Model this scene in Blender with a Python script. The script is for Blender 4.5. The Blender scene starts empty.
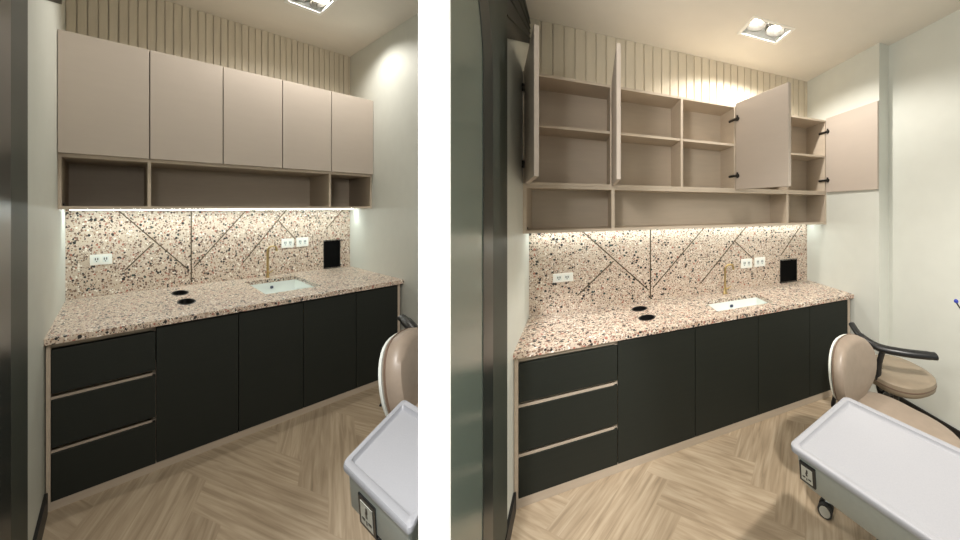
import bpy, bmesh, math, random
from mathutils import Vector, Matrix
random.seed(7)
PI = math.pi
scene = bpy.context.scene
COL = scene.collection

# ------------------------------------------------------------------ camera
EYE = 1.6
cam_d = bpy.data.cameras.new('camera')
cam = bpy.data.objects.new('camera', cam_d); COL.objects.link(cam)
cam.location = (0, 0, EYE); cam.rotation_euler = (PI / 2, 0, 0)
cam_d.sensor_fit = 'HORIZONTAL'; cam_d.sensor_width = 36.0
cam_d.lens = 286.3 * 36 / 960
cam_d.shift_x = -(701.3 - 480) / 960      # architectural shift lens
cam_d.shift_y = (207.3 - 270) / 960
cam_d.clip_start = 0.02
scene.camera = cam

# ------------------------------------------------------------------ world, exposure
wd = bpy.data.worlds.new('clinic'); scene.world = wd; wd.use_nodes = True
bg = wd.node_tree.nodes['Background']
bg.inputs[0].default_value = (0.92, 0.96, 0.88, 1); bg.inputs[1].default_value = 0.33
vs = scene.view_settings
vs.view_transform = 'Standard'; vs.look = 'None'; vs.gamma = 1; vs.exposure = 0.42
scene.cycles.use_denoising = True
scene.cycles.max_bounces = 8
scene.cycles.sample_clamp_indirect = 4.0

# ------------------------------------------------------------------ room frames (a along the counter, b towards it, c up from eye level)
class Room: pass
def room(phi, **kw):
    r = Room(); r.M = Matrix.Translation((0, 0, EYE)) @ Matrix.Rotation(PI / 2 - math.radians(phi), 4, 'Z')
    for k, v in kw.items(): setattr(r, k, v)
    return r
LR = room(26.093, key='L', XL=-.166, XR=1.193, YB=5.146, YC=3.706, YU=4.439, ZC=-.683, ZK=1.748, ZT=1.125, ZD=.345, ZU=-.012,
          sx=.534, sy=2.52, sz=1.1)
RR = room(66.336, key='R', XL=-.301, XR=2.243, YB=2.34, YC=1.769, YU=2.071, ZC=-.767, ZK=1.33, ZT=.848, ZD=.14, ZU=-.164,
          sx=1., sy=1., sz=1.)
for r in (LR, RR): r.ZF = -1.6
def W2R(r, x, y, z=0):          # world -> room
    return r.M.inverted() @ Vector((x, y, z))

def lamp(name, kind, r, pos, energy, color=(1, .93, .82), target=None, size=.05, cone=120, blend=.3):
    d = bpy.data.lights.new(name, kind); d.energy = energy; d.color = color
    o = bpy.data.objects.new(name, d); COL.objects.link(o)
    p = (r.M @ Vector(pos)) if r else Vector(pos)
    o.location = p
    if kind == 'SPOT':
        d.spot_size = math.radians(cone); d.spot_blend = blend; d.shadow_soft_size = size
    elif kind == 'POINT':
        d.shadow_soft_size = size
    else:
        d.size = size
    if target is not None:
        t = (r.M @ Vector(target)) if r else Vector(target)
        o.rotation_euler = (t - p).to_track_quat('-Z', 'Y').to_euler()
    return o
WARM = (1, .95, .88)
# ceiling spots of the clinic behind and above the camera, then an added fill spot
lamp('ceiling_spot_clinic', 'SPOT', None, (.96, .18, 2.88), 215, WARM, (.90, .75, 0), .05, 112, .7)
lamp('ceiling_spot_entry', 'SPOT', None, (-.42, .30, 3.2), 130, WARM, (-1.2, 1.3, 0), .05, 110, .5)
lamp('post_fill_spot', 'SPOT', None, (-.25, -.25, 2.7), 190, (1, 1, 1), (-.64, .66, 1.55), .04, 34, .6)  # added narrow beam that whitens the post, not a clinic fixture
# soft point fills added out of view to brighten the cabinets and open shelves
lamp('fill_point', 'POINT', None, (-.55, .05, 2.15), 58, WARM, None, .2)
lamp('fill_point', 'POINT', None, (.35, -.45, 1.95), 3.5, WARM, None, .2)
# twin downlights seen in the ceilings
for r, px_, py_, e in ((RR, 1.314, 1.785, 26), (LR, .722, 4.03, 17)):
    for s in (-1, 1):
        lamp('downlight_bulb', 'SPOT', r, (px_ + s * .085 * r.sx, py_, r.ZK + .012), e, WARM,
             (px_ + s * .1 * r.sx, py_ + .0, r.ZF), .03, 150, .35 if r is RR else .5)

# ------------------------------------------------------------------ mesh helper
class MB:
    def __init__(s): s.bm = bmesh.new()
    def box(s, x0, x1, y0, y1, z0, z1):
        v = [s.bm.verts.new((x, y, z)) for x in (x0, x1) for y in (y0, y1) for z in (z0, z1)]
        for f in ((0, 1, 3, 2), (4, 6, 7, 5), (0, 4, 5, 1), (2, 3, 7, 6), (0, 2, 6, 4), (1, 5, 7, 3)):
            s.bm.faces.new([v[i] for i in f])
        return s
    def hexa(s, p):            # 8 points: bottom ring 0-3, top ring 4-7
        v = [s.bm.verts.new(q) for q in p]
        for f in ((3, 2, 1, 0), (4, 5, 6, 7), (0, 1, 5, 4), (1, 2, 6, 5), (2, 3, 7, 6), (3, 0, 4, 7)):
            s.bm.faces.new([v[i] for i in f])
        return s
    def prism(s, pts, d):      # planar polygon pts extruded along vector d
        d = Vector(d); n = len(pts)
        a = [s.bm.verts.new(Vector(p)) for p in pts]; b = [s.bm.verts.new(Vector(p) + d) for p in pts]
        s.bm.faces.new(list(reversed(a))); s.bm.faces.new(b)
        for i in range(n):
            j = (i + 1) % n; s.bm.faces.new((a[i], a[j], b[j], b[i]))
        return s
    def rings(s, rings, cap=True):
        R = [[s.bm.verts.new(p) for p in r] for r in rings]; n = len(R[0])
        for A, B in zip(R, R[1:]):
            for i in range(n):
                j = (i + 1) % n; s.bm.faces.new((A[i], A[j], B[j], B[i]))
        if cap:
            s.bm.faces.new(list(reversed(R[0]))); s.bm.faces.new(R[-1])
        return s
    def tube(s, pts, rad, n=12, flat=1.0):
        pts = [Vector(p) for p in pts]; rr = rad if isinstance(rad, (list, tuple)) else [rad] * len(pts)
        rings = []; up = None
        for i, p in enumerate(pts):
            t = (pts[min(i + 1, len(pts) - 1)] - pts[max(i - 1, 0)]).normalized()
            if up is None:
                up = Vector((0, 0, 1)) if abs(t.z) < .9 else Vector((0, 1, 0))
            u = t.cross(up).normalized(); w = u.cross(t).normalized(); up = w
            rings.append([p + (u * math.cos(2 * PI * k / n) + w * math.sin(2 * PI * k / n) * flat) * rr[i] for k in range(n)])
        return s.rings(rings)
    def lathe(s, prof, c=(0, 0, 0), n=24, sx=1., sy=1.):
        return s.rings([[(c[0] + r * math.cos(2 * PI * k / n) * sx, c[1] + r * math.sin(2 * PI * k / n) * sy, c[2] + z)
                         for k in range(n)] for r, z in prof])
    def xf(s, m):
        s.bm.transform(m); return s
    def mesh(s, name):
        bmesh.ops.recalc_face_normals(s.bm, faces=s.bm.faces[:])
        m = bpy.data.meshes.new(name); s.bm.to_mesh(m); s.bm.free(); return m

def spline(pts, k=6):
    P = [Vector(p) for p in pts]; out = []
    for i in range(len(P) - 1):
        a, b, c, d = P[max(i - 1, 0)], P[i], P[i + 1], P[min(i + 2, len(P) - 1)]
        for j in range(k):
            t = j / k
            out.append(.5 * ((2 * b) + (c - a) * t + (2 * a - 5 * b + 4 * c - d) * t * t + (3 * b - a - 3 * c + d) * t ** 3))
    out.append(P[-1]); return out

def finish(o, bevel=0, smooth=False, subsurf=0):
    if bevel:
        m = o.modifiers.new('bevel', 'BEVEL'); m.width = bevel; m.segments = 2; m.limit_method = 'ANGLE'; m.angle_limit = .6
    if subsurf:
        m = o.modifiers.new('sub', 'SUBSURF'); m.levels = subsurf; m.render_levels = subsurf
    if smooth:
        for p in o.data.polygons: p.use_smooth = True
        if not subsurf:
            try: o.data.set_sharp_from_angle(angle=math.radians(42))
            except Exception: pass
    return o
def part(parent, name, mb, mat, label=None, **k):
    o = bpy.data.objects.new(name, mb.mesh(name)); COL.objects.link(o); o.parent = parent
    o.data.materials.append(mat)
    if label: o['label'] = label
    return finish(o, **k)
def thing(r, name, pos, label, cat, group=None, rot=0):
    o = bpy.data.objects.new(name, None); COL.objects.link(o); o.empty_display_size = .05
    o.matrix_world = (r.M if r else Matrix.Identity(4)) @ Matrix.Translation(pos) @ Matrix.Rotation(rot, 4, 'Z')
    o['label'] = label; o['category'] = cat
    if group: o['group'] = group
    return o
def solo(r, name, mb, mat, label, cat, group=None, pos=(0, 0, 0), **k):
    o = bpy.data.objects.new(name, mb.mesh(name)); COL.objects.link(o)
    o.matrix_world = (r.M if r else Matrix.Identity(4)) @ Matrix.Translation(pos)
    o.data.materials.append(mat); o['label'] = label; o['category'] = cat
    if group: o['group'] = group
    return finish(o, **k)
def struct(r, name, mb, mat, label=None, parent=None, **k):
    o = bpy.data.objects.new(name, mb.mesh(name)); COL.objects.link(o)
    if parent: o.parent = parent
    else:
        o.matrix_world = (r.M if r else Matrix.Identity(4)); o['kind'] = 'structure'
        if label: o['label'] = label
    o.data.materials.append(mat); return finish(o, **k)

# ------------------------------------------------------------------ materials
def srgb(r, g, b):
    f = lambda c: (c / 255 / 12.92) if c / 255 <= .04045 else ((c / 255 + .055) / 1.055) ** 2.4
    return (f(r), f(g), f(b), 1)
def base(name, col, rough=.5, metal=0., spec=.5, emit=None, es=0.):
    m = bpy.data.materials.new(name); m.use_nodes = True; b = m.node_tree.nodes['Principled BSDF']
    b.inputs['Base Color'].default_value = col; b.inputs['Roughness'].default_value = rough
    b.inputs['Metallic'].default_value = metal; b.inputs['Specular IOR Level'].default_value = spec
    if emit: b.inputs['Emission Color'].default_value = emit; b.inputs['Emission Strength'].default_value = es
    return m
class N:
    def __init__(s, m): s.t = m.node_tree; s.b = s.t.nodes['Principled BSDF']
    def n(s, typ, **k):
        x = s.t.nodes.new(typ)
        for a, v in k.items(): setattr(x, a, v)
        return x
    def l(s, a, b): s.t.links.new(a, b)
    def coords(s, scale=(1, 1, 1), out='Object'):
        tc = s.n('ShaderNodeTexCoord'); mp = s.n('ShaderNodeMapping'); mp.inputs['Scale'].default_value = scale
        s.l(tc.outputs[out], mp.inputs['Vector']); return mp.outputs['Vector']
    def ramp(s, fac, stops, interp='LINEAR'):
        r = s.n('ShaderNodeValToRGB'); cr = r.color_ramp; cr.interpolation = interp
        while len(cr.elements) < len(stops): cr.elements.new(.5)
        for e, (p, c) in zip(cr.elements, stops): e.position = p; e.color = c
        s.l(fac, r.inputs['Fac']); return r.outputs['Color']
    def math(s, op, a, b):
        x = s.n('ShaderNodeMath', operation=op)
        for i, v in enumerate((a, b)):
            if hasattr(v, 'links'): s.l(v, x.inputs[i])
            else: x.inputs[i].default_value = v
        return x.outputs[0]
    def mix(s, fac, a, b, blend='MIX'):
        x = s.n('ShaderNodeMix', data_type='RGBA', blend_type=blend)
        for sock, v in ((x.inputs[0], fac), (x.inputs[6], a), (x.inputs[7], b)):
            if hasattr(v, 'links'): s.l(v, sock)
            else: sock.default_value = v
        return x.outputs[2]
def noisy(name, col, amt=.06, scale=(8, 8, 8), rough=.5, bump=0., **k):
    m = base(name, col, rough, **k); g = N(m); v = g.coords(scale)
    t = g.n('ShaderNodeTexNoise'); t.inputs['Scale'].default_value = 1; t.inputs['Detail'].default_value = 5; g.l(v, t.inputs['Vector'])
    lo = tuple(c * (1 - amt) for c in col[:3]) + (1,); hi = tuple(min(1, c * (1 + amt)) for c in col[:3]) + (1,)
    g.l(g.ramp(t.outputs['Fac'], ((.3, lo), (.7, hi))), g.b.inputs['Base Color'])
    if bump:
        bp = g.n('ShaderNodeBump'); bp.inputs['Strength'].default_value = bump; bp.inputs['Distance'].default_value = .002
        g.l(t.outputs['Fac'], bp.inputs['Height']); g.l(bp.outputs['Normal'], g.b.inputs['Normal'])
    return m
def terrazzo(name, sc):
    m = base(name, (.5, .45, .4, 1), .35); g = N(m); v = g.coords(sc)
    basec = srgb(203, 187, 170)
    def layer(prev, scale, keep, thr, stops, off):
        mp = g.n('ShaderNodeVectorMath', operation='ADD'); mp.inputs[1].default_value = (off, off * 1.7, off * .3); g.l(v, mp.inputs[0])
        vo = g.n('ShaderNodeTexVoronoi'); vo.inputs['Scale'].default_value = scale; vo.inputs['Randomness'].default_value = 1
        g.l(mp.outputs[0], vo.inputs['Vector'])
        sp = g.n('ShaderNodeSeparateColor'); g.l(vo.outputs['Color'], sp.inputs[0])
        lim = g.math('MULTIPLY', sp.outputs[1], thr)
        inside = g.math('LESS_THAN', vo.outputs['Distance'], lim)
        on = g.math('LESS_THAN', sp.outputs[2], keep)
        c = g.ramp(sp.outputs[0], stops, 'CONSTANT')
        return g.mix(g.math('MULTIPLY', inside, on), prev, c)
    K, G, B, Rr, Wt, Tn = srgb(30, 30, 32), srgb(44, 66, 62), srgb(112, 86, 74), srgb(164, 106, 90), srgb(238, 232, 222), srgb(168, 142, 122)
    c = layer(basec, 125, .95, .68, ((0, B), (.3, Tn), (.62, Wt), (.8, K), (.93, Rr)), 3.1)
    c = layer(c, 72, .85, .62, ((0, B), (.40, K), (.56, Tn), (.7, Rr), (.85, Wt)), 9.7)
    c = layer(c, 46, .33, .5, ((0, K), (.5, G), (.68, K), (.86, Rr)), 0.4)
    g.l(c, g.b.inputs['Base Color']); return m
def floor_wood():
    m = base('oak_herringbone', (.4, .33, .25, 1), .45); g = N(m)
    v = g.coords((1, 1, 1), 'UV')
    mp = g.n('ShaderNodeMapping'); mp.inputs['Scale'].default_value = (2.2, 26, 1); g.l(v, mp.inputs['Vector'])
    t = g.n('ShaderNodeTexNoise'); t.inputs['Scale'].default_value = 1.6; t.inputs['Detail'].default_value = 6; t.inputs['Distortion'].default_value = .8
    g.l(mp.outputs[0], t.inputs['Vector'])
    c = g.ramp(t.outputs['Fac'], ((.25, srgb(138, 121, 99)), (.5, srgb(168, 150, 126)), (.78, srgb(190, 174, 151))))
    at = g.n('ShaderNodeAttribute'); at.attribute_name = 'tone'
    c = g.mix(1.0, c, g.ramp(at.outputs['Fac'], ((0, (.90, .89, .88, 1)), (1, (1.06, 1.06, 1.06, 1)))), 'MULTIPLY')
    g.l(c, g.b.inputs['Base Color']); return m
def grain(name, col, amt, sc, rough=.5):
    return noisy(name, col, amt, sc, rough)
def tinted(name, a): return a
def mats(r):
    s = r.sx, r.sy, r.sz; q = lambda x, y, z: (x / s[0], y / s[1], z / s[2])
    d = {}
    d['terrazzo'] = terrazzo('terrazzo_' + r.key, q(1, 1, 1))
    d['slat'] = grain('pale_slat_wood', srgb(208, 198, 178), .05, q(30, 30, 3))
    d['cab'] = grain('taupe_laminate', srgb(186, 174, 162), .012, q(5, 5, 30), .5)
    d['cabin'] = grain('taupe_interior', srgb(192, 178, 160), .03, q(5, 5, 40), .55)
    return d
M = dict(
    wall=noisy('wall_paint', srgb(206, 208, 200), .015, (9, 9, 9), .6, .15),
    ceil=noisy('ceiling_paint', srgb(226, 221, 211), .015, (6, 6, 6), .8),
    dark=noisy('charcoal_laminate', srgb(29, 32, 27), .06, (5, 5, 90), .55, spec=.3),
    plinth=noisy('plinth_taupe', srgb(172, 158, 141), .05, (4, 4, 40), .5),
    black=noisy('black_paint', srgb(16, 16, 16), .1, (10, 10, 10), .5),
    blackplastic=noisy('black_plastic', srgb(24, 24, 25), .1, (30, 30, 30), .35),
    jamb=noisy('grey_green_frame', srgb(56, 61, 54), .05, (5, 5, 5), .55, spec=.3),
    doorframe=noisy('dark_green_frame', srgb(27, 33, 31), .06, (5, 5, 5), .35),
    brass=noisy('brushed_brass', srgb(190, 166, 116), .08, (60, 60, 60), .3, metal=1.0),
    brassline=noisy('brass_inlay', srgb(92, 80, 64), .06, (60, 60, 60), .4, metal=.6),
    ceramic=noisy('white_ceramic', srgb(232, 238, 234), .01, (5, 5, 5), .15),
    plate=noisy('white_outlet_plastic', srgb(238, 238, 232), .01, (9, 9, 9), .35),
    slot=noisy('outlet_slot', srgb(70, 70, 68), .05, (9, 9, 9), .5),
    white=noisy('white_post_paint', srgb(250, 250, 250), .003, (3, 3, 3), .8),
    leather=noisy('taupe_vinyl', srgb(138, 124, 110), .05, (30, 30, 30), .42, .3),
    leather2=noisy('grey_beige_vinyl', srgb(136, 123, 105), .05, (30, 30, 30), .42, .3),
    seam=noisy('vinyl_seam', srgb(104, 84, 70), .06, (30, 30, 30), .5),
    shell=noisy('white_backrest_shell', srgb(226, 230, 224), .02, (9, 9, 9), .35),
    chrome=noisy('chrome', srgb(200, 200, 200), .03, (9, 9, 9), .18, metal=1.0),
    tray=noisy('grey_tray_plastic', srgb(145, 146, 151), .03, (240, 240, 240), .42),
    cartbody=noisy('grey_cart_body', srgb(138, 143, 138), .03, (60, 60, 60), .4),
    column=noisy('cart_column', srgb(96, 98, 92), .04, (20, 20, 20), .45),
    sockface=noisy('socket_face', srgb(168, 168, 158), .03, (20, 20, 20), .4),
    rubber=noisy('dark_rubber', srgb(40, 40, 40), .06, (30, 30, 30), .6),
    wheelcap=noisy('wheel_cap', srgb(176, 174, 164), .04, (30, 30, 30), .4),
    bluetip=noisy('blue_tip', srgb(30, 50, 150), .05, (30, 30, 30), .4),
    mark=noisy('dark_print', srgb(60, 68, 92), .05, (9, 9, 9), .4),
    void=noisy('matt_black', srgb(5, 5, 5), .05, (9, 9, 9), .8, spec=.1),
    hinge=noisy('hinge_dark_steel', srgb(62, 58, 54), .1, (50, 50, 50), .35, metal=.8),
    led=base('led_strip', (1, 1, 1, 1), .5, emit=(.9, 1, .97, 1), es=25),
    bulb=base('lamp_glow', (1, 1, 1, 1), .5, emit=(1, .98, .94, 1), es=45),
    reflector=noisy('lamp_reflector', srgb(235, 235, 230), .02, (9, 9, 9), .3),
    lampgrey=noisy('lamp_gimbal_grey', srgb(120, 116, 108), .05, (9, 9, 9), .35, metal=.4),
    floor=floor_wood(),
)
gl = base('frosted_glass', srgb(128, 142, 132), .22, spec=.5); gb = gl.node_tree.nodes['Principled BSDF']
gb.inputs['Transmission Weight'].default_value = .55
g = N(gl); t = g.n('ShaderNodeTexNoise'); t.inputs['Scale'].default_value = 220; g.l(g.coords(), t.inputs['Vector'])
b_ = g.n('ShaderNodeBump'); b_.inputs['Strength'].default_value = .25; b_.inputs['Distance'].default_value = .001
g.l(t.outputs['Fac'], b_.inputs['Height']); g.l(b_.outputs['Normal'], gb.inputs['Normal'])
M['glass'] = gl
LR.m = mats(LR); RR.m = mats(RR)

# ------------------------------------------------------------------ shell
def herringbone(r, poly, sx, sy):
    """oak planks laid at 45 degrees; poly is a convex outline in room a, b"""
    bm = bmesh.new(); uv = bm.loops.layers.uv.new('UVMap'); tone = bm.loops.layers.float_color.new('tone')
    Wd, Ln = .15, .75; q = math.sqrt(.5); gap = .0
    xs = [p[0] / sx for p in poly]; ys = [p[1] / sy for p in poly]
    cx, cy = (min(xs) + max(xs)) / 2, (min(ys) + max(ys)) / 2; R_ = max(max(xs) - min(xs), max(ys) - min(ys)) * .75 + 1
    for n in range(-14, 15):
        for k in range(-90, 91):
            for (x0, y0, w, h) in ((k * Wd + n * Ln, k * Wd - n * Ln, Ln, Wd), (k * Wd - Wd + n * Ln, k * Wd - n * Ln, Wd, Ln)):
                mx, my = x0 + w / 2, y0 + h / 2
                if abs((mx - my) * q) > R_ or abs((mx + my) * q) > R_: continue
                v = []; pts = ((x0 + gap, y0 + gap), (x0 + w - gap, y0 + gap), (x0 + w - gap, y0 + h - gap), (x0 + gap, y0 + h - gap))
                for (x, y) in pts:
                    v.append(bm.verts.new((((x - y) * q + cx) * sx, ((x + y) * q + cy) * sy, r.ZF)))
                f = bm.faces.new(v); tv = random.random(); o1 = random.random() * 40
                for lp, (x, y) in zip(f.loops, pts):
                    u = (x - x0, y - y0) if w > h else (y - y0, x - x0)
                    lp[uv].uv = (u[0] + o1, u[1] + o1 * .37); lp[tone] = (tv, tv, tv, 1)
    c = Vector((sum(p[0] for p in poly) / len(poly), sum(p[1] for p in poly) / len(poly), r.ZF))
    for i in range(len(poly)):
        p = Vector((poly[i][0], poly[i][1], r.ZF)); e = Vector(poly[(i + 1) % len(poly)] + (r.ZF,)) - p
        nrm = Vector((e.y, -e.x, 0)).normalized()
        if nrm.dot(c - p) > 0: nrm = -nrm
        bmesh.ops.bisect_plane(bm, geom=bm.verts[:] + bm.edges[:] + bm.faces[:], plane_co=p, plane_no=nrm, clear_outer=True)
    for f in bm.faces:
        if f.normal.z < 0: f.normal_flip()
    me = bpy.data.meshes.new('floor'); bm.to_mesh(me); bm.free()
    o = bpy.data.objects.new('floor', me); COL.objects.link(o); o.matrix_world = r.M; o['kind'] = 'structure'
    me.materials.append(M['floor']); return o
def ceiling_with_hole(r, a0, a1, b0, b1, hole):
    h0, h1, k0, k1 = hole; t = .012; mb = MB(); z0, z1 = r.ZK, r.ZK + t
    mb.box(a0, h0, b0, b1, z0, z1); mb.box(h1, a1, b0, b1, z0, z1); mb.box(h0, h1, b0, k0, z0, z1); mb.box(h0, h1, k1, b1, z0, z1)
    return struct(r, 'ceiling', mb, M['ceil'])
def wall(r, name, a0, a1, b0, b1, c1=None, mat='wall'):
    return struct(r, name, MB().box(a0, a1, b0, b1, r.ZF - .02, (c1 if c1 is not None else r.ZK + .02)), M[mat])

# right-hand room
A2 = 2.36
RIGHT_LAMP = (1.141, 1.487, 1.682, 1.888); LEFT_LAMP = (.632, .812, 3.83, 4.235)
herringbone(RR, [(-.301, -.6), (A2, -.6), (A2, 2.34), (-.301, 2.34)], 1, 1)
ceiling_with_hole(RR, -.33, A2 + .1, -.7, 2.5, RIGHT_LAMP)
wall(RR, 'wall_back', -.34, A2 + .1, 2.34, 2.40)
wall(RR, 'wall_left', -.335, -.301, .925, 2.40)
wall(RR, 'wall_right', A2, A2 + .06, -.7, 1.54)
struct(RR, 'wall_right', MB().box(RR.XR, A2 + .06, 1.54, 2.34, -1.62, RR.ZK + .01), M['wall'])
struct(RR, 'baseboard_right', MB().box(A2 - .014, A2, -.6, 1.54, -1.6, -1.50), M['black'])
struct(RR, 'baseboard_left', MB().box(-.301, -.288, 1.30, 1.775, -1.6, -1.50), M['black'])
# left-hand room
herringbone(LR, [(-.166, 1.2), (.5, 1.0), (1.193, 1.95), (1.193, 5.146), (-.166, 5.146)], .534, 2.52)
ceiling_with_hole(LR, -.22, 1.25, 1.2, 5.2, LEFT_LAMP)
wall(LR, 'wall_back', -.22, 1.25, 5.146, 5.21)
wall(LR, 'wall_left', -.226, -.166, 1.2, 5.2)
wall(LR, 'wall_right', 1.193, 1.23, 2.0, 5.2)
struct(LR, 'baseboard_left', MB().box(-.166, -.158, 3.0, 3.72, -1.6, -1.49), M['black'])
# white end post of the partition between the two rooms
post = MB()
z0, z1 = .689, .696
f = lambda u, z: (u - 701.3) / 286.3 * z
post.prism([(f(418.4, z0), z0, -.02), (f(449, z0), z0, -.02), (f(449, z0) - .002, z1, -.02), (f(418.4, z1) + .004, z1, -.02)], (0, 0, 3.4))
struct(None, 'wall_partition', post, M['white'])

# ------------------------------------------------------------------ doors at the left edge of each view
def arch(b1, r_, cb, cc, z0, n=16):
    """outline in (b, c): straight right side at b1, quarter arch above cc"""
    return [(b1, z0), (b1, cc)] + [(cb + r_ * math.cos(PI / 2 * i / n), cc + r_ * math.sin(PI / 2 * i / n)) for i in range(1, n + 1)]
d = thing(RR, 'door_1', (-.301, 1.2, -1.6), 'frosted glass sliding door with rounded dark frame by the right-hand cabinets', 'door'); d['kind'] = 'structure'
del d['category']
off = lambda pts, x: [(x + .301 - .301 + .301 - .301, b - 1.2, c + 1.6) for b, c in pts]
def ring(x, inner, outer, dx):
    mb = MB(); n = len(inner)
    I = [Vector((x, b - 1.2, c + 1.6)) for b, c in inner]; O = [Vector((x, b - 1.2, c + 1.6)) for b, c in outer]
    for i in range(n - 1):
        if min(inner[i + 1][0], outer[i + 1][0]) < .885: break
        D = Vector((dx, 0, 0))
        mb.hexa([I[i], O[i], O[i + 1], I[i + 1], I[i] + D, O[i] + D, O[i + 1] + D, I[i + 1] + D])
    return mb
gi = arch(1.161, .423, .738, .47, -1.6)
go_ = arch(1.283, .545, .738, .47, -1.6)
part(d, 'glass', MB().prism([(.004, b - 1.2, c + 1.6) for b, c in [p for p in gi if p[0] >= .89] + [(.885, .866), (.885, -1.6)]], (.014, 0, 0)), M['glass'])
part(d, 'frame', ring(.002, gi, go_, .018), M['doorframe'])
jm = MB(); oo = [(b - 1.2, c + 1.6) for b, c in go_]
for i in range(len(oo) - 4):
    (b0, c0), (b1, c1) = oo[i], oo[i + 1]
    jm.hexa([(.001, b0, c0), (.001, .382, c0), (.001, .382, c1), (.001, b1, c1), (.009, b0, c0), (.009, .382, c0), (.009, .382, c1), (.009, b1, c1)])
jm.box(.001, .009, -.27, .382, oo[-4][1], 2.92)
part(d, 'jamb', jm, M['jamb'])
d = thing(LR, 'door_2', (-.166, 2.7, -1.6), 'dark door frame at the left edge of the left-hand room', 'door'); d['kind'] = 'structure'; del d['category']
part(d, 'frame', MB().box(.001, .010, -1.2, -.20, 0, 3.3), M['doorframe'])
part(d, 'jamb', MB().box(.001, .006, -.20, .29, 0, 3.3), M['jamb'])

# slatted vent openings high on the left walls
def vent(r, poly, label):
    b0 = poly[0][0]; c0 = poly[0][1]; t = thing(r, 'air_vent', (r.XL, b0, c0), label, 'vent', 'black vents high on the left walls')
    part(t, 'panel', MB().prism([(.001, b - b0, c - c0) for b, c in poly], (.004, 0, 0)), M['black'])
    mb = MB()
    for k in range(1, 5):
        f0 = k / 5; pa = [Vector((.005, b - b0, c - c0)) for b, c in poly]
        p, q = pa[0].lerp(pa[3], f0), pa[1].lerp(pa[2], f0)
        mb.tube([p, q], .006 * r.sz, 6)
    part(t, 'louvre', mb, M['jamb'])
vent(RR, [(1.59, .79), (2.335, 1.155), (2.335, 1.328), (1.59, 1.328)], 'black slatted vent above the wall next to the open cabinets')
vent(LR, [(3.70, 1.075), (4.671, 1.353), (4.671, 1.62), (3.70, 1.62)], 'black vent at the top left corner above the closed cabinets')

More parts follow.
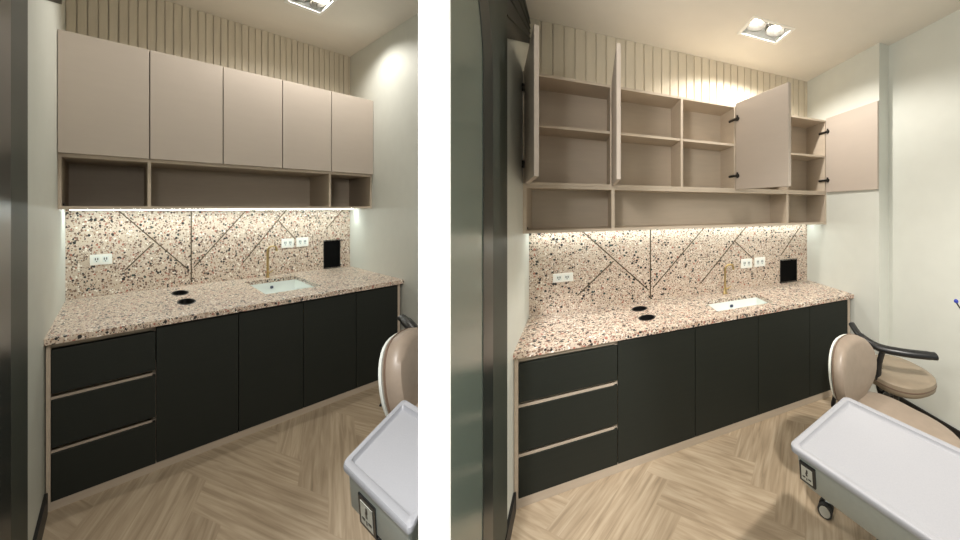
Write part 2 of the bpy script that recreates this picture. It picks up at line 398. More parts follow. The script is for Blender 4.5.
# ------------------------------------------------------------------ kitchen run
def names(r): return 'left-hand' if r.key == 'L' else 'right-hand'
def kitchen(r, D):
    m = r.m; XL, XR, YB, YC, YU, ZC, ZK, ZT, ZD, ZU = r.XL, r.XR, r.YB, r.YC, r.YU, r.ZC, r.ZK, r.ZT, r.ZD, r.ZU
    sx, sy, sz = r.sx, r.sy, r.sz; side = names(r); open_ = r.key == 'R'
    tx, tz = .018 * sx, .018 * sz; ty = .018 * sy
    # slatted panel above the cabinets
    t = thing(r, 'slat_wall_panel', (XL, YB, ZT - .1), D['slat_label'], 'wall panel', 'slatted wood panels')
    part(t, 'backing', MB().box(0, XR - XL, -.006, 0, 0, ZK - ZT + .1), m['slat'])
    mb = MB(); a = XL; p = D['pitch']
    while a < XR - .004:
        mb.box(a - XL + p * .05, min(a + p * .95, XR) - XL, -.018, -.005, 0, ZK - ZT + .1); a += p
    part(t, 'slats', mb, m['slat'], bevel=.003 * sx)
    # terrazzo splashback with brass inlay
    t = thing(r, 'splashback', (XL, YB, ZC), D['splash_label'], 'backsplash', 'terrazzo splashbacks')
    part(t, 'panel', MB().box(0, XR - XL, -.012, -.0005, 0, ZU - ZC + .02), m['terrazzo'])
    for (a0, c0, a1, c1) in D['lines']:
        e = Vector((a1 - a0, 0, (c1 - c0))); mb = MB()
        n = Vector((-e.z * sx, 0, e.x / sx)); 
        wv = Vector((-e.z / sz, 0, e.x / sx)).normalized() * .0042; wv = Vector((wv.x * sx * 1.25, 0, wv.z * sz))
        P = Vector((a0 - XL, -.0125, c0 - ZC)); Q = P + e
        mb.prism([P - wv, Q - wv, Q + wv, P + wv], (0, -.0015, 0))
        part(t, 'brass_strip', mb, M['brassline'])
    # worktop
    th = .032 * sz
    bpy_o = MB().box(XL + .0005, XR - .0005, YC, YB - .013, ZC - th, ZC).mesh('worktop')
    wt = bpy.data.objects.new('worktop', bpy_o); COL.objects.link(wt)
    cut = MB(); a0, a1, b0, b1 = D['sink']; cut.box(a0, a1, b0, b1, ZC - .1, ZC + .1)
    for (ha, hb) in D['holes']: cut.lathe([(D['hr'], -.1), (D['hr'], .1)], (ha, hb, ZC), 40, sx if not open_ else 1, D['hy'])
    co = bpy.data.objects.new('cutter', cut.mesh('cutter')); COL.objects.link(co)
    bo = wt.modifiers.new('b', 'BOOLEAN'); bo.object = co; bo.operation = 'DIFFERENCE'; bo.solver = 'EXACT'
    dg = bpy.context.evaluated_depsgraph_get(); me = bpy.data.meshes.new_from_object(wt.evaluated_get(dg))
    wt.modifiers.clear(); wt.data = me; bpy.data.objects.remove(co)
    me.materials.clear(); me.materials.append(m['terrazzo'])
    wt.matrix_world = r.M; wt['label'] = D['top_label']; wt['category'] = 'countertop'; wt['group'] = 'terrazzo worktops'
    # black rings lining the two round holes
    for i, (ha, hb) in enumerate(D['holes']):
        ex = sx if not open_ else 1
        t = thing(r, 'round_chute', (ha, hb, ZC), D['hole_labels'][i], 'waste hole', 'round holes in the worktops')
        R_ = D['hr']
        part(t, 'sleeve', MB().rings([[(q * math.cos(2 * PI * k / 40) * ex, q * math.sin(2 * PI * k / 40) * D['hy'], z) for k in range(40)]
             for q, z in ((R_ * .99, -.11), (R_ * .99, .001), (R_ * 1.06, .002), (R_ * 1.06, .0035), (R_ * .93, .004), (R_ * .92, -.11))], cap=False), M['black'], smooth=True)
        part(t, 'bottom', MB().lathe([(R_ * .985, -.112), (R_ * .985, -.107)], (0, 0, 0), 40, ex, D['hy']), M['black'])
    # sink
    t = thing(r, 'sink', ((a0 + a1) / 2, (b0 + b1) / 2, ZC - th), D['sink_label'], 'sink', 'undermount sinks')
    w, l = (a1 - a0) / 2, (b1 - b0) / 2; dp = .15 * sz; mb = MB(); ep = .006
    def rr(x, y, z, c, n=5):
        P = []
        for qx, qy, s0 in ((1, 1, 0), (-1, 1, 1), (-1, -1, 2), (1, -1, 3)):
            for i in range(n + 1):
                an = PI / 2 * (s0 + i / n); P.append((qx * (x - c * sx) + c * sx * math.cos(an), qy * (y - c * sy) + c * sy * math.sin(an), z))
        return P
    mb.rings([rr(w + .012, l + .012 * sy, -.001, .015), rr(w + .001, l + .001, -.001, .012), rr(w - .004 * sx, l - .006 * sy, -dp * .85, .02),
              rr(w - .03 * sx, l - .03 * sy, -dp, .02), rr(.02 * sx, .02 * sy, -dp * 1.02, .01)], cap=False)
    bm_f = [v for v in mb.bm.verts][-24:]; mb.bm.faces.new(bm_f)
    part(t, 'basin', mb, M['ceramic'], smooth=True)
    part(t, 'drain', MB().lathe([(.028, -dp * 1.02), (.028, -dp * 1.01), (.018, -dp * 1.0)], (0, 0, 0), 20, sx, sy), M['chrome'], smooth=True)
    mb = MB()
    for k in (0, 1):
        mb.box((-.012 + k * .016) * sx, (-.002 + k * .016) * sx, l - .012 * sy, l - .0035 * sy, -.05 * sz, -.03 * sz)
    mb.box(.0 * sx, .002 * sx, l - .012 * sy, l - .0035 * sy, -.053 * sz, -.027 * sz)
    part(t, 'maker_mark', mb, M['mark'], 'small dark mark on the back of the basin')
    # faucet
    fa, fb = D['tap']; t = thing(r, 'faucet', (fa, fb, ZC), D['tap_label'], 'faucet', 'brass swan-neck taps')
    H = D['tap_h']; rx = .011 * math.sqrt(sx)
    part(t, 'base', MB().lathe([(.022, 0), (.022, .006), (.015, .012), (.014, .05 * sz), (.011, .055 * sz)], (0, 0, 0), 20, sx, sy * .6), M['brass'], smooth=True)
    hw = D['tap_w']
    path = [(0, 0, .04), (0, 0, H * .55), (0, 0, H - .045)] + [(hw * .5 * (1 - math.cos(PI * .55 * i / 6)) , 0, H - .045 + .045 * math.sin(PI * .55 * i / 6)) for i in range(1, 7)]
    path += [(hw * .86, 0, H - .004), (hw * .97, 0, H - .02), (hw, 0, H - .05)]
    part(t, 'spout', MB().tube(path, rx * .82, 12), M['brass'], smooth=True)
    part(t, 'lever', MB().tube([(.0, -.012 * sy, .045 * sz), (.026 * sx, -.016 * sy, .05 * sz), (.045 * sx, -.02 * sy, .066 * sz)], [rx * .7, rx * .5, rx * .45], 8), M['brass'], smooth=True)
    # outlets
    for (o0, o1, c0, c1, lab) in D['outlets']:
        t = thing(r, 'wall_outlet', ((o0 + o1) / 2, YB - .0142, (c0 + c1) / 2), lab, 'outlet', 'white outlets on the splashbacks')
        w, h = (o1 - o0) / 2, (c1 - c0) / 2
        part(t, 'plate', MB().box(-w, w, -.008, 0, -h, h), M['plate'], bevel=.003 * sx)
        for s in (-1, 1):
            so = part(t, 'socket', MB().box(s * w * .4 - w * .28, s * w * .4 + w * .28, -.0095, -.007, -h * .55, h * .55), M['ceramic'])
            mb = MB()
            for q in (-.35, .35): mb.box(s * w * .4 + q * w * .3 - w * .05, s * w * .4 + q * w * .3 + w * .05, -.0103, -.009, -h * .1, h * .34)
            mb.box(s * w * .4 - w * .05, s * w * .4 + w * .05, -.0103, -.009, -h * .42, -h * .22)
            part(so, 'slots', mb, M['slot'])
    # black square recess panel at the end of the splashback
    o0, o1, c0, c1 = D['panel']
    t = thing(r, 'access_panel', ((o0 + o1) / 2, YB - .0145, c0), D['panel_label'], 'panel', 'black panels on the splashbacks')
    w, h = (o1 - o0) / 2, c1 - c0
    part(t, 'face', MB().box(-w * .95, w * .95, -.004, 0, .01, h - .01), M['void'])
    mb = MB(); f_ = .006
    mb.box(-w, -w + f_ * sx, -.007, 0, 0, h); mb.box(w - f_ * sx, w, -.007, 0, 0, h); mb.box(-w, w, -.007, 0, 0, f_); mb.box(-w, w, -.007, 0, h - f_, h)
    part(t, 'frame', mb, M['blackplastic'])
    # LED strip under the wall cabinets
    t = thing(r, 'light_strip', ((XL + XR) / 2, YB - .08 * sy, ZU), D['led_label'], 'light', 'strip lights under the cabinets')
    L_ = (XR - XL) / 2 - .02 * sx
    part(t, 'channel', MB().box(-L_, L_, -.012 * sy, .012 * sy, -.006, 0), M['shell'])
    part(t, 'diffuser', MB().box(-L_ + .01, L_ - .01, -.008 * sy, .008 * sy, -.010, -.005), M['led'], 'glowing white diffuser')
    # wall cabinets
    F = [XL, D['div'][0], D['div'][2], XR]; mids = [None, D['div'][1], D['div'][3]]
    yf = YU + (0 if open_ else ty)          # carcass front behind closed doors
    YBk = YB - .019
    for i in range(3):
        a0, a1 = F[i], F[i + 1]
        t = thing(r, 'wall_cabinet', ((a0 + a1) / 2, YBk, ZD), D['cab_labels'][i], 'cabinet', 'wall cabinets')
        o = (a0 + a1) / 2; x0, x1 = a0 - o + .0008, a1 - o - .0008; h = ZT - ZD; y0 = yf - YBk
        mb = MB(); mb.box(x0, x0 + tx, y0, 0, 0, h); mb.box(x1 - tx, x1, y0, 0, 0, h)
        mb.box(x0 + tx, x1 - tx, y0, 0, 0, tz); mb.box(x0 + tx, x1 - tx, y0, 0, h - tz, h); mb.box(x0 + tx, x1 - tx, -.006, 0, tz, h - tz)
        if mids[i] is not None: mb.box(mids[i] - o - tx / 2, mids[i] - o + tx / 2, y0, -.006, tz, h - tz)
        part(t, 'carcass', mb, m['cabin'])
        segs = [(x0 + tx, x1 - tx)] if mids[i] is None else [(x0 + tx, mids[i] - o - tx / 2), (mids[i] - o + tx / 2, x1 - tx)]
        zs = h * D['shelf'][i] - tz / 2
        for (s0, s1) in segs: part(t, 'shelf', MB().box(s0 + .0005, s1 - .0005, y0 + .004, -.006, zs, zs + tz), m['cabin'])
        # doors
        g_ = .0022 * sx + .0006
        ds = [(a0, a1)] if mids[i] is None else [(a0, mids[i]), (mids[i], a1)]
        for j, (p0, p1) in enumerate(ds):
            wd_ = p1 - p0 - 2 * g_
            if not open_:
                part(t, 'door', MB().box(p0 - o + g_, p1 - o - g_, yf - YBk - ty - .001, yf - YBk - .001, .002, h), m['cab'], bevel=.0015)
                continue
            hg = D['doors'][(i, j)]            # hinge a, free-end vector, side sign of thickness
            ha, fx, fy, sgn = hg; e = Vector((fx, fy, 0)); n = Vector((-fy, fx, 0)).normalized() * .021 * sgn
            H0 = Vector((ha - o, YU - YBk - .012, 0)); z_0, z_1 = .006, h + .012
            P = [H0, H0 + e, H0 + e + n, H0 + n]
            dr = part(t, 'door', MB().hexa([p + Vector((0, 0, z_0)) for p in P] + [p + Vector((0, 0, z_1)) for p in P]), m['cab'], bevel=.0015)
            eh = e.normalized(); nn = -n.normalized()
            for zz in (.12, h - .12):         # concealed hinges: cup on the door, arm into the cabinet
                c = H0 + eh * .026 + Vector((0, 0, zz)); mb = MB()
                mb.tube([c, c + nn * .010], .017, 14); mb.tube([c + nn * .008 + Vector((0, 0, -.02)), c + nn * .008 + Vector((0, 0, .026))], .008, 8)
                wallx = F[i] - o + tx if hg[0] < (p0 + p1) / 2 else F[i + 1] - o - tx
                q = Vector((wallx + (.006 if hg[0] < (p0 + p1) / 2 else -.006), H0.y + .05, zz))
                mb.tube([c + nn * .01, (c + q) / 2 + Vector((0, 0, .0)), q, q + Vector((0, .03, 0))], .011, 8)
                part(dr, 'hinge', mb, M['hinge'], smooth=True)
    # open shelf row below
    t = thing(r, 'open_shelf_unit', ((XL + XR) / 2, YBk, ZU), D['niche_label'], 'shelf', 'open shelf rows under the wall cabinets')
    o = (XL + XR) / 2; x0, x1 = XL - o + .0008, XR - o - .0008; h = ZD - ZU - .0008; y0 = yf - YBk
    mb = MB(); mb.box(x0, x0 + tx, y0, 0, 0, h); mb.box(x1 - tx, x1, y0, 0, 0, h); mb.box(x0 + tx, x1 - tx, y0, 0, 0, tz); mb.box(x0 + tx, x1 - tx, y0, 0, h - tz, h)
    mb.box(x0 + tx, x1 - tx, -.006, 0, tz, h - tz)
    part(t, 'carcass', mb, m['cabin'])
    for q in (D['div'][0], D['div'][3]): part(t, 'divider', MB().box(q - o - tx * .6, q - o + tx * .6, y0, -.006, tz, h - tz), m['cabin'])
    part(t, 'cable_grommet', MB().lathe([(.009, 0), (.009, .004)], (0, 0, 0), 14).xf(Matrix.Translation((x0 + tx, y0 + .04 * sy, .03 * sz)) @ Matrix.Rotation(PI / 2, 4, 'Y') @ Matrix.Diagonal((sz, sy, 1, 1))), M['black'])
    # base units
    C = D['base']; yb = YB - .02; ZP = D['zp']; zt = ZC - th - .0008; chan = .022 * sz
    yfr = YC + .012 * sy
    t = thing(r, 'drawer_unit', ((C[0] + C[1]) / 2, yb, ZP), D['drawer_label'], 'cabinet', 'charcoal drawer units')
    o = (C[0] + C[1]) / 2; h = zt - ZP; x0, x1 = C[0] - o, C[1] - o - .0006; y0 = yfr - yb
    mb = MB(); mb.box(x0, x0 + D['stile'], y0, 0, 0, h); mb.box(x1 - tx, x1, y0 + ty, 0, 0, h); mb.box(x0 + D['stile'], x1 - tx, y0 + ty * 1.5, 0, 0, h - .001)
    mb.box(x0 + D['stile'], x1 - tx, y0 + ty * .4, y0 + ty * 1.5, h - chan, h - .001)
    for zz in D['dz'][1:3]: mb.box(x0 + D['stile'], x1 - tx, y0 + ty * .5, y0 + ty * 1.5, zz[0] - ZP - .012 * sz, zz[0] - ZP + .001)
    part(t, 'carcass', mb, M['plinth'])
    for zz in D['dz']:
        hi, lo = zz
        part(t, 'drawer', MB().box(x0 + D['stile'] + .002 * sx, x1 - .0015 * sx, y0, y0 + ty, lo - ZP, hi - ZP - .011 * sz), M['dark'], bevel=.001)
    for i in (1, 3):
        a0, am, a1 = C[i], C[i + 1], C[i + 2]; o = (a0 + a1) / 2
        t = thing(r, 'base_cabinet', (o, yb, ZP), D['base_labels'][i // 2], 'cabinet', 'charcoal base cabinets')
        x0, x1 = a0 - o + .0006, a1 - o - .0006
        mb = MB(); mb.box(x0, x1, y0 + ty + .002, y0 + ty * 1.6, h - chan, h); mb.box(x0, x1, -.01, 0, 0, h)
        mb.box(x0, x0 + tx, y0 + ty + .002, -.01, 0, h - .22 * sz); mb.box(x1 - tx, x1, y0 + ty + .002, -.01, 0, h - .22 * sz); mb.box(x0 + tx, x1 - tx, y0 + ty + .002, -.01, 0, tz)
        if i == 3: mb.box(x1 - D['end'], x1, y0, y0 + ty * .99, 0, h)
        part(t, 'carcass', mb, M['plinth'])
        for (p0, p1) in ((a0, am), (am, a1 - (D['end'] if i == 3 else 0))):
            part(t, 'door', MB().box(p0 - o + .0016 * sx + .0004, p1 - o - .0016 * sx - .0004, y0, y0 + ty, .002, h - chan * .55), M['dark'], bevel=.001)
    solo(r, 'plinth', MB().box(C[0], C[5], YC + .013 * sy, yb, r.ZF, ZP - .0006), M['plinth'], D['plinth_label'], 'plinth', 'plinths under the base cabinets')

def lines_px(lst): return lst
kitchen(RR, dict(
    pitch=.0735, slat_label='pale vertical slat panel above the open wall cabinets in the right-hand room',
    splash_label='terrazzo splashback with brass lines below the open wall cabinets, right-hand room',
    lines=[(.029, -.164, .548, -.68), (.27, -.421, .011, -.658), (.562, -.164, .562, -.75), (.583, -.666, 1.06, -.17), (1.50, -.17, 1.013, -.674), (1.361, -.317, 1.558, -.49), (2.18, -.17, 1.897, -.484)],
    sink=(.955, 1.47, 1.885, 2.135), holes=((.44, 2.165), (.452, 1.97)), hr=.055, hy=.9,
    hole_labels=('black round hole nearer the wall in the right-hand worktop', 'black round hole nearer the front edge of the right-hand worktop'),
    top_label='terrazzo worktop below the open wall cabinets, in the right-hand room',
    sink_label='white rectangular sink set in the right-hand terrazzo worktop', tap=(1.215, 2.245), tap_h=.255, tap_w=.085,
    tap_label='slim brass tap behind the sink in the right-hand room',
    outlets=((-.152, -.019, -.545, -.482, 'white double outlet at the left end of the right-hand splashback'),
             (1.426, 1.548, -.578, -.490, 'white outlet left of its pair near the right-hand tap'), (1.576, 1.70, -.576, -.486, 'white outlet between its twin and the black panel, right-hand room')),
    panel=(1.885, 2.10, -.765, -.53), panel_label='square black panel at the end of the right-hand splashback',
    led_label='glowing light strip under the open-door cabinets of the right-hand room',
    div=(.237, .745, 1.224, 1.765), shelf=(.535, .535, .50),
    cab_labels=('narrow open taupe wall cabinet with its door swung out, left end of right-hand room', 'open two-compartment taupe wall cabinet in the middle of the right-hand row', 'open taupe wall cabinet against the right wall of the right-hand room'),
    doors={(0, 0): (-.292, .112, -.515, 1), (1, 0): (.246, -.03, -.512, -1), (1, 1): (1.214, .122, -.50, 1), (2, 0): (1.238, .126, -.495, -1), (2, 1): (2.222, .006, -.515, 1)},
    niche_label='taupe open shelf row beneath the open cabinets of the right-hand room',
    base=(-.298, .231, .736, 1.243, 1.745, 2.21), zp=-1.548, stile=.018, end=.03,
    dz=((-.822, -1.040), (-1.060, -1.305), (-1.325, -1.548)),
    drawer_label='three charcoal drawers at the left end of the right-hand counter',
    base_labels=('charcoal two-door base cabinet beside the drawers in the right-hand room', 'charcoal two-door base cabinet by the stools in the right-hand room'),
    plinth_label='taupe plinth along the floor under the right-hand counter'))
kitchen(LR, dict(
    pitch=.0345, slat_label='pale vertical slat panel above the closed wall cabinets in the left-hand room',
    splash_label='terrazzo splashback with brass lines below the closed wall cabinets, left-hand room',
    lines=[(.0, -.014, .279, -.551), (.135, -.297, .029, -.501), (.288, -.012, .288, -.66), (.30, -.53, .555, -.012), (.775, -.012, .53, -.53), (.718, -.129, .822, -.332), (1.15, -.012, 1.02, -.24)],
    sink=(.515, .785, 4.06, 4.90), holes=((.222, 4.73), (.222, 4.25)), hr=.058, hy=2.3,
    hole_labels=('black round hole nearer the wall in the left-hand worktop', 'black round hole nearer the front edge of the left-hand worktop'),
    top_label='terrazzo worktop below the closed wall cabinets, in the left-hand room',
    sink_label='white rectangular sink set in the left-hand terrazzo worktop', tap=(.648, 5.03), tap_h=.30, tap_w=.05,
    tap_label='slim brass tap behind the sink in the left-hand room',
    outlets=((-.09, -.016, -.442, -.362, 'white double outlet at the left end of the left-hand splashback'),
             (.739, .812, -.418, -.322, 'white outlet left of its pair near the left-hand tap'), (.828, .903, -.415, -.318, 'white outlet between its twin and the black panel, left-hand room')),
    panel=(1.003, 1.12, -.682, -.365), panel_label='square black panel at the end of the left-hand splashback',
    led_label='glowing light strip under the closed cabinets of the left-hand room',
    div=(.1035, .374, .645, .916), shelf=(.535, .535, .5),
    cab_labels=('closed single-door taupe wall cabinet at the left end of the left-hand room', 'closed two-door taupe wall cabinet in the middle of the left-hand row', 'closed two-door taupe wall cabinet against the right wall of the left-hand room'),
    niche_label='taupe open shelf row beneath the closed cabinets of the left-hand room',
    base=(-.163, .105, .370, .635, .903, 1.175), zp=-1.553, stile=.010, end=.016,
    dz=((-.742, -.985), (-1.008, -1.270), (-1.292, -1.553)),
    drawer_label='three charcoal drawers at the left end of the left-hand counter',
    base_labels=('charcoal two-door base cabinet beside the drawers in the left-hand room', 'charcoal two-door base cabinet nearest the stool in the left-hand room'),
    plinth_label='taupe plinth along the floor under the left-hand counter'))

# ------------------------------------------------------------------ recessed twin ceiling lights
def downlight(r, hole, label):
    a0, a1, b0, b1 = hole; ca, cb = (a0 + a1) / 2, (b0 + b1) / 2; w, l = (a1 - a0) / 2, (b1 - b0) / 2
    sx, sy = r.sx, r.sy
    t = thing(r, 'ceiling_downlight', (ca, cb, r.ZK), label, 'ceiling light', 'recessed twin ceiling lights')
    fw = .012; mb = MB(); wx, wy = fw * sx, fw * sy
    mb.box(-w - wx, -w + wx, -l - wy, l + wy, -.004, .002); mb.box(w - wx, w + wx, -l - wy, l + wy, -.004, .002)
    mb.box(-w + wx, w - wx, -l - wy, -l + wy, -.004, .002); mb.box(-w + wx, w - wx, l - wy, l + wy, -.004, .002)
    part(t, 'frame', mb, M['reflector'])
    mb = MB(); H = .11; e = .003
    mb.box(-w + .001, -w + e, -l, l, .003, H); mb.box(w - e, w - .001, -l, l, .003, H); mb.box(-w + e, w - e, -l + .001, -l + e, .003, H); mb.box(-w + e, w - e, l - e, l - .001, .003, H); mb.box(-w, w, -l, l, H, H + e)
    part(t, 'housing', mb, M['reflector'])
    for s in (-1, 1):
        hd = part(t, 'lamp_head', MB().rings([[(s * w * .5 + q * math.cos(2 * PI * k / 24) * sx, q * math.sin(2 * PI * k / 24) * sy, z) for k in range(24)]
              for q, z in ((.030, .085), (.072, .022), (.076, .022), (.076, .034), (.034, .092))], cap=False), M['lampgrey'], smooth=True)
        part(hd, 'bulb', MB().lathe([(.01, .05), (.036, .054), (.046, .062), (.036, .07), (.01, .075)], (s * w * .5, 0, 0), 20, sx, sy), M['bulb'], 'glowing white lamp', smooth=True)
downlight(RR, RIGHT_LAMP, 'recessed twin downlight in the ceiling above the open cabinet doors')
downlight(LR, LEFT_LAMP, 'recessed twin downlight cut by the top edge, above the closed cabinets')

# ------------------------------------------------------------------ stools
def superring(rx, ry, z, n=28, p=2.4, cx=0, cy=0, dz=None):
    P = []
    for k in range(n):
        t = 2 * PI * k / n; c, s = math.cos(t), math.sin(t)
        x = rx * math.copysign(abs(c) ** (2 / p), c) + cx; y = ry * math.copysign(abs(s) ** (2 / p), s) + cy
        P.append((x, y, z + (dz(x, y) if dz else 0)))
    return P
def stool(pos, yaw, s, label, seat_h, back=None, arm=None, vinyl='leather', rx=.2, ry=.2, lift=1.0, seat_p=2.4, dz=None, leg0=.35, leg_r=.26, lever=1):
    """pos: world x, y of the seat centre; +y local is the way the sitter faces"""
    t = thing(None, 'dental_stool', (pos[0], pos[1], 0), label, 'stool', 'dentist stools')
    t.matrix_world = Matrix.Translation((pos[0], pos[1], 0)) @ Matrix.Rotation(yaw, 4, 'Z')
    h = seat_h
    # base
    hub = part(t, 'base', MB().lathe([(.045, .07), (.05, .09), (.04, .12), (.03, .13)], (0, 0, 0), 20), M['chrome'], smooth=True)
    for k in range(5):
        an = 2 * PI * k / 5 + leg0 - yaw; dx, dy = math.cos(an), math.sin(an); R_ = leg_r
        part(hub, 'leg', MB().tube([(dx * .03, dy * .03, .105), (dx * R_ * .6, dy * R_ * .6, .095), (dx * R_, dy * R_, .082)], [.02, .016, .012], 10, .7), M['chrome'], smooth=True)
        mb = MB(); ox, oy = -dy, dx; cx, cy = dx * R_, dy * R_
        for q in (-1, 1):
            mb.tube([(cx + ox * .006 * q, cy + oy * .006 * q, .036), (cx + ox * .022 * q, cy + oy * .022 * q, .036)], .036, 20)
        mb.tube([(cx, cy, .03), (cx, cy, .085)], .009, 8)
        ca = part(t, 'caster', mb, M['rubber'], smooth=True)
        for q in (-1, 1):
            part(ca, 'wheel_cap', MB().tube([(cx + ox * .0215 * q, cy + oy * .0215 * q, .036), (cx + ox * .0245 * q, cy + oy * .0245 * q, .036)], .027, 20), M['wheelcap'])
    part(t, 'gas_lift', MB().lathe([(.026, .12), (.026, h * .55), (.016, h * .56), (.016, h - .1)], (0, 0, 0), 18), M['blackplastic'], smooth=True)
    part(t, 'mechanism', MB().box(-.09, .09, -.11, .10, h - .115, h - .085), M['blackplastic'], bevel=.01)
    part(t, 'height_lever', MB().tube(spline([(.05 * lever, 0, h - .105), (.15 * lever, .02, h - .12), (.19 * lever, .06, h - .135), (.18 * lever, .12, h - .14)]), .008, 8), M['blackplastic'], smooth=True)
    th = .085
    prof = [(.55, -th), (.9, -th * .98), (.985, -th * .8), (1, -th * .5), (.985, -th * .22), (.93, -.012), (.8, 0), (.5, .0), (.2, -.003)]
    st = part(t, 'seat', MB().rings([superring(rx * q, ry * q, h + z, 36, seat_p, dz=dz) for q, z in prof]), M[vinyl], smooth=True)
    part(st, 'seam', MB().rings([superring(rx * q, ry * q, h + z, 36, seat_p, dz=dz) for q, z in ((1.0, -th * .55), (1.006, -th * .52), (1.006, -th * .48), (1.0, -th * .45))], cap=False), M['seam'], smooth=True)
    if back:
        bw, bh, bz, by, tilt, curve = back['w'], back['h'], back['z'], back['y'], back['tilt'], back['curve']
        def shield(d, q, zoff=0):
            # rounded shield ring in x/z at depth d
            P = []
            for k in range(36):
                a = 2 * PI * k / 36; c, s_ = math.cos(a), math.sin(a)
                wf = 1 if s_ > 0 else 1 + back.get('low', -.12) * (-s_)
                x = bw / 2 * q * math.copysign(abs(c) ** .85, c) * wf; z = bh / 2 * q * math.copysign(abs(s_) ** .85, s_)
                y = by + d + curve * x * x - tilt * z
                P.append((x, y, bz + z))
            return P
        T = back['t']
        bk = part(t, 'backrest', MB().rings([shield(d, q) for d, q in ((0, .5), (0, .9), (.004, .975), (T * .3, 1), (T * .65, .99), (T * .9, .93), (T, .82), (T * 1.06, .5), (T * 1.08, .2))]), M[vinyl], smooth=True)
        part(t, 'backrest_shell', MB().rings([shield(d, q) for d, q in ((-.022, .55), (-.02, .85), (-.012, .95), (-.001, .965), (-.001, .5))]), M['shell'], 'white shell behind the padding', smooth=True)
        part(bk, 'seam', MB().rings([shield(d, q) for d, q in ((T * .12, .992), (T * .14, 1.006), (T * .2, 1.008), (T * .22, .998))], cap=False), M['seam'], smooth=True)
        yb_ = by - .03
        part(t, 'back_support', MB().tube(spline([(0, -.08, h - .1), (0, yb_ - .01, h - .1), (0, yb_ - .02, h - .02), (0, yb_ + .005, bz - .02)]), .02, 10, .5), M['blackplastic'], smooth=True)
    if arm:
        part(t, 'arm', MB().tube(spline(arm['path'], 8), arm['rad'], 14, arm.get('flat', .8)), M['blackplastic'], smooth=True)
        part(t, 'arm_bracket', MB().tube(spline(arm['bracket'], 6), .022, 10, .6), M['blackplastic'], smooth=True)
    return t
def loc(pos, yaw, pts):   # world points -> stool-local
    m = (Matrix.Translation((pos[0], pos[1], 0)) @ Matrix.Rotation(yaw, 4, 'Z')).inverted()
    return [m @ Vector(p) for p in pts]
# right-hand room
pA, yA = (.90, 1.31), math.atan2(-.80, .60) - PI / 2
stool(pA, yA, 1, 'taupe padded stool with rounded backrest behind the grey tray, right-hand room', .61, leg0=math.radians(145), leg_r=.31,
      back=dict(w=.38, h=.315, z=.765, y=-.245, tilt=.1, curve=.9, t=.065), rx=.22, ry=.23,
      dz=lambda x, y: .02 * max(0, -y / .2) - .5 * x * x * .3)
pB, yB = (1.225, 1.80), math.radians(200)
armB = [(1.03, 1.96, .80), (1.02, 1.83, .775), (1.07, 1.73, .755), (1.18, 1.67, .752), (1.31, 1.635, .752), (1.335, 1.63, .752)]
stool(pB, yB, 1, 'grey-beige stool with curved black armrest beside the right wall, right-hand room', .595, vinyl='leather2', rx=.185, ry=.19,
      arm=dict(path=loc(pB, yB, armB), rad=[.021] * 8 + [.027] * 24 + [.025] * 8 + [.016], flat=.8,
               bracket=loc(pB, yB, [(1.09, 1.72, .74), (1.07, 1.73, .62), (1.10, 1.75, .47), (1.22, 1.79, .455)])))
# left-hand room
pC, yC = (-1.37, 1.555), math.atan2(.28, .96) - PI / 2
stool(pC, yC, 1, 'taupe padded stool with white-backed rounded backrest, partly hidden in the left-hand room', .60, lever=-1, leg0=math.radians(28), leg_r=.235,
      back=dict(w=.36, h=.455, z=.725, y=-.20, tilt=.1, curve=.8, t=.08, low=-.1), rx=.21, ry=.21)
pD, yD = (-1.78, 1.88), math.radians(200)
armD = [(-2.04, 1.95, .85), (-1.96, 1.90, .845), (-1.88, 1.85, .835), (-1.78, 1.80, .795), (-1.68, 1.76, .775), (-1.62, 1.74, .775)]
stool(pD, yD, 1, 'stool with curved black armrest behind the taupe stool, left-hand room', .56, vinyl='leather2', rx=.19, ry=.19, leg_r=.2,
      arm=dict(path=loc(pD, yD, armD), rad=[.022] * 8 + [.026] * 24 + [.024] * 8 + [.012], flat=.9,
               bracket=loc(pD, yD, [(-1.90, 1.82, .77), (-1.91, 1.83, .62), (-1.89, 1.85, .47), (-1.80, 1.88, .455)])))

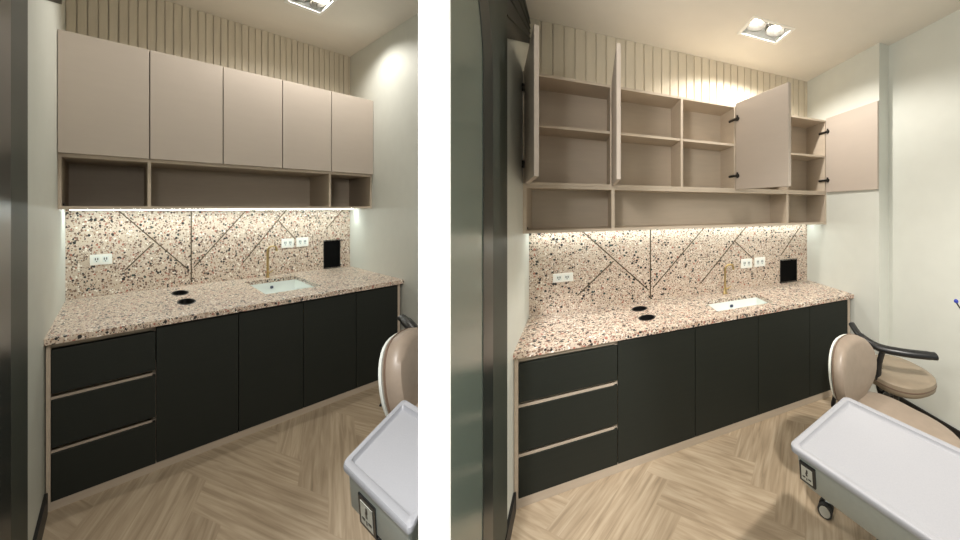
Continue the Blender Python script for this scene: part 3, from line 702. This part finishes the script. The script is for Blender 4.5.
# ------------------------------------------------------------------ instrument carts
def cart(P, Q, dv, L_, zt, label, sock, colpos, rim=.022, cr=.022, apron=.09):
    """P, Q: far and near corners of the short end; dv: direction of the long side (world xy)"""
    P, Q, dv = Vector(P), Vector(Q), Vector(dv).normalized(); e = (P - Q); W_ = e.length; e.normalize()
    t = thing(None, 'instrument_cart', (Q.x, Q.y, 0), label, 'cart', 'grey instrument carts')
    def pt(u, v, z): p = e * u + dv * v; return (p.x, p.y, z)
    def outline(i, z, c, n=6, j=None):
        u0, u1, v0, v1 = i, W_ - i, i, L_ - i; c = max(c, .004); out = []
        for (cu, cv, s0) in ((u0 + c, v0 + c, 2), (u1 - c, v0 + c, 3), (u1 - c, v1 - c, 0), (u0 + c, v1 - c, 1)):
            for k in range(n + 1):
                a = PI / 2 * (s0 + k / n); out.append(pt(cu + c * math.cos(a), cv + c * math.sin(a), z))
        return out
    c2 = cr
    part(t, 'tray', MB().rings([outline(.012, zt - .022, c2), outline(.001, zt - .019, c2), outline(0, zt - .012, c2), outline(.001, zt - .003, c2), outline(.004, zt, c2), outline(rim - .004, zt, c2 * .55),
         outline(rim, zt - .002, c2 * .5), outline(rim + .003, zt - .012, c2 * .45), outline(rim + .008, zt - .016, c2 * .4)]), M['tray'], smooth=True)
    part(t, 'body', MB().rings([outline(.04, zt - .022 - apron, c2), outline(.022, zt - .02 - apron * .8, c2), outline(.014, zt - .023, c2), ]), M['cartbody'], smooth=True)
    (u_, vv, zc, w, h) = sock       # socket set in the near long side
    so = MB(); y = .0135; b0, b1 = vv - w / 2, vv + w / 2
    def sb(mb, v0, v1, z0, z1, d0, d1):
        sl = lambda z: (zt - .023 - z) * .10
        mb.hexa([pt(y - d0 + sl(z0), v0, z0), pt(y - d1 + sl(z0), v0, z0), pt(y - d1 + sl(z0), v1, z0), pt(y - d0 + sl(z0), v1, z0),
                 pt(y - d0 + sl(z1), v0, z1), pt(y - d1 + sl(z1), v0, z1), pt(y - d1 + sl(z1), v1, z1), pt(y - d0 + sl(z1), v1, z1)])
        return mb
    fr = part(t, 'socket_frame', sb(MB(), b0, b1, zc - h / 2, zc + h / 2, -.004, .006), M['blackplastic'], 'black socket frame', bevel=.002)
    fc = part(fr, 'socket_face', sb(MB(), b0 + w * .15, b1 - w * .15, zc - h * .36, zc + h * .36, -.002, .0075), M['sockface'])
    mb = MB()
    sb(mb, vv - w * .07, vv + w * .03, zc + h * .03, zc + h * .11, 0, .0085); sb(mb, vv - w * .03, vv + w * .07, zc + h * .11, zc + h * .27, 0, .0085); sb(mb, vv - w * .05, vv + w * .05, zc - h * .05, zc + h * .03, 0, .0085)
    sb(mb, vv - w * .27, vv - w * .10, zc - h * .2, zc - h * .13, 0, .0085); sb(mb, vv + w * .10, vv + w * .27, zc - h * .2, zc - h * .13, 0, .0085)
    sb(mb, vv - w * .03, vv + w * .03, zc - h * .27, zc - h * .15, 0, .0085)
    part(fr, 'socket_slots', mb, M['blackplastic'])
    cx, cy, hw, hd = colpos
    o = Vector((cx - Q.x, cy - Q.y, 0)); ang = math.atan2(dv.y, dv.x)
    R_ = Matrix.Translation(o) @ Matrix.Rotation(ang, 4, 'Z')
    part(t, 'column', MB().box(-hw, hw, -hd, hd, .06, zt - .02 - apron).xf(R_), M['column'], bevel=.008)
    bs = part(t, 'base', MB().box(-.13, .13, -.10, .10, .05, .08).xf(R_), M['cartbody'], bevel=.012)
    for q in ((-1, -1), (-1, 1), (1, -1), (1, 1)):
        mb = MB(); mb.tube([(q[0] * .11 - .012, q[1] * .08, .025), (q[0] * .11 + .012, q[1] * .08, .025)], .025, 16); mb.tube([(q[0] * .11, q[1] * .08, .025), (q[0] * .11, q[1] * .08, .055)], .007, 8)
        part(bs, 'caster', mb.xf(R_), M['rubber'], smooth=True)
    return t
cart((.612, 1.22), (.294, .970), (.68, -.733), .60, .80, 'grey instrument tray cart with a socket, in front of the right-hand stools',
     (0, .06, .727, .054, .066), (.66, .93, .07, .05), apron=.115)
cart((-1.249, 1.201), (-1.128, .897), (.906, -.42), .45, .80, 'grey instrument tray cart with a socket, lower edge of the left-hand room',
     (0, .165, .69, .12, .10), (-.90, .98, .05, .05), rim=.026, apron=.15)

# thin black handpiece with a blue tip by the right wall
P = lambda u, v, z: ((u - 701.3) / 286.3 * z, z, EYE - (v - 207.3) / 286.3 * z)
t = thing(None, 'dental_handpiece', (1.335, 1.5, 1.0), 'thin black handpiece with blue tip near the right wall, right edge', 'handpiece')
part(t, 'hose', MB().tube(spline([(0, 0, .104), (.012, -.01, .075), (.03, -.03, .04), (.07, -.05, 0), (.14, -.1, -.05), (.16, -.28, -.14), (.02, -.55, -.24), (-.20, -.66, -.262), (-.30, -.66, -.262)]), .0035, 8), M['blackplastic'], smooth=True)
part(t, 'tip', MB().lathe([(.002, .098), (.008, .101), (.010, .108), (.007, .116), (.002, .119)], (0, 0, 0), 14), M['bluetip'], 'blue tip', smooth=True)
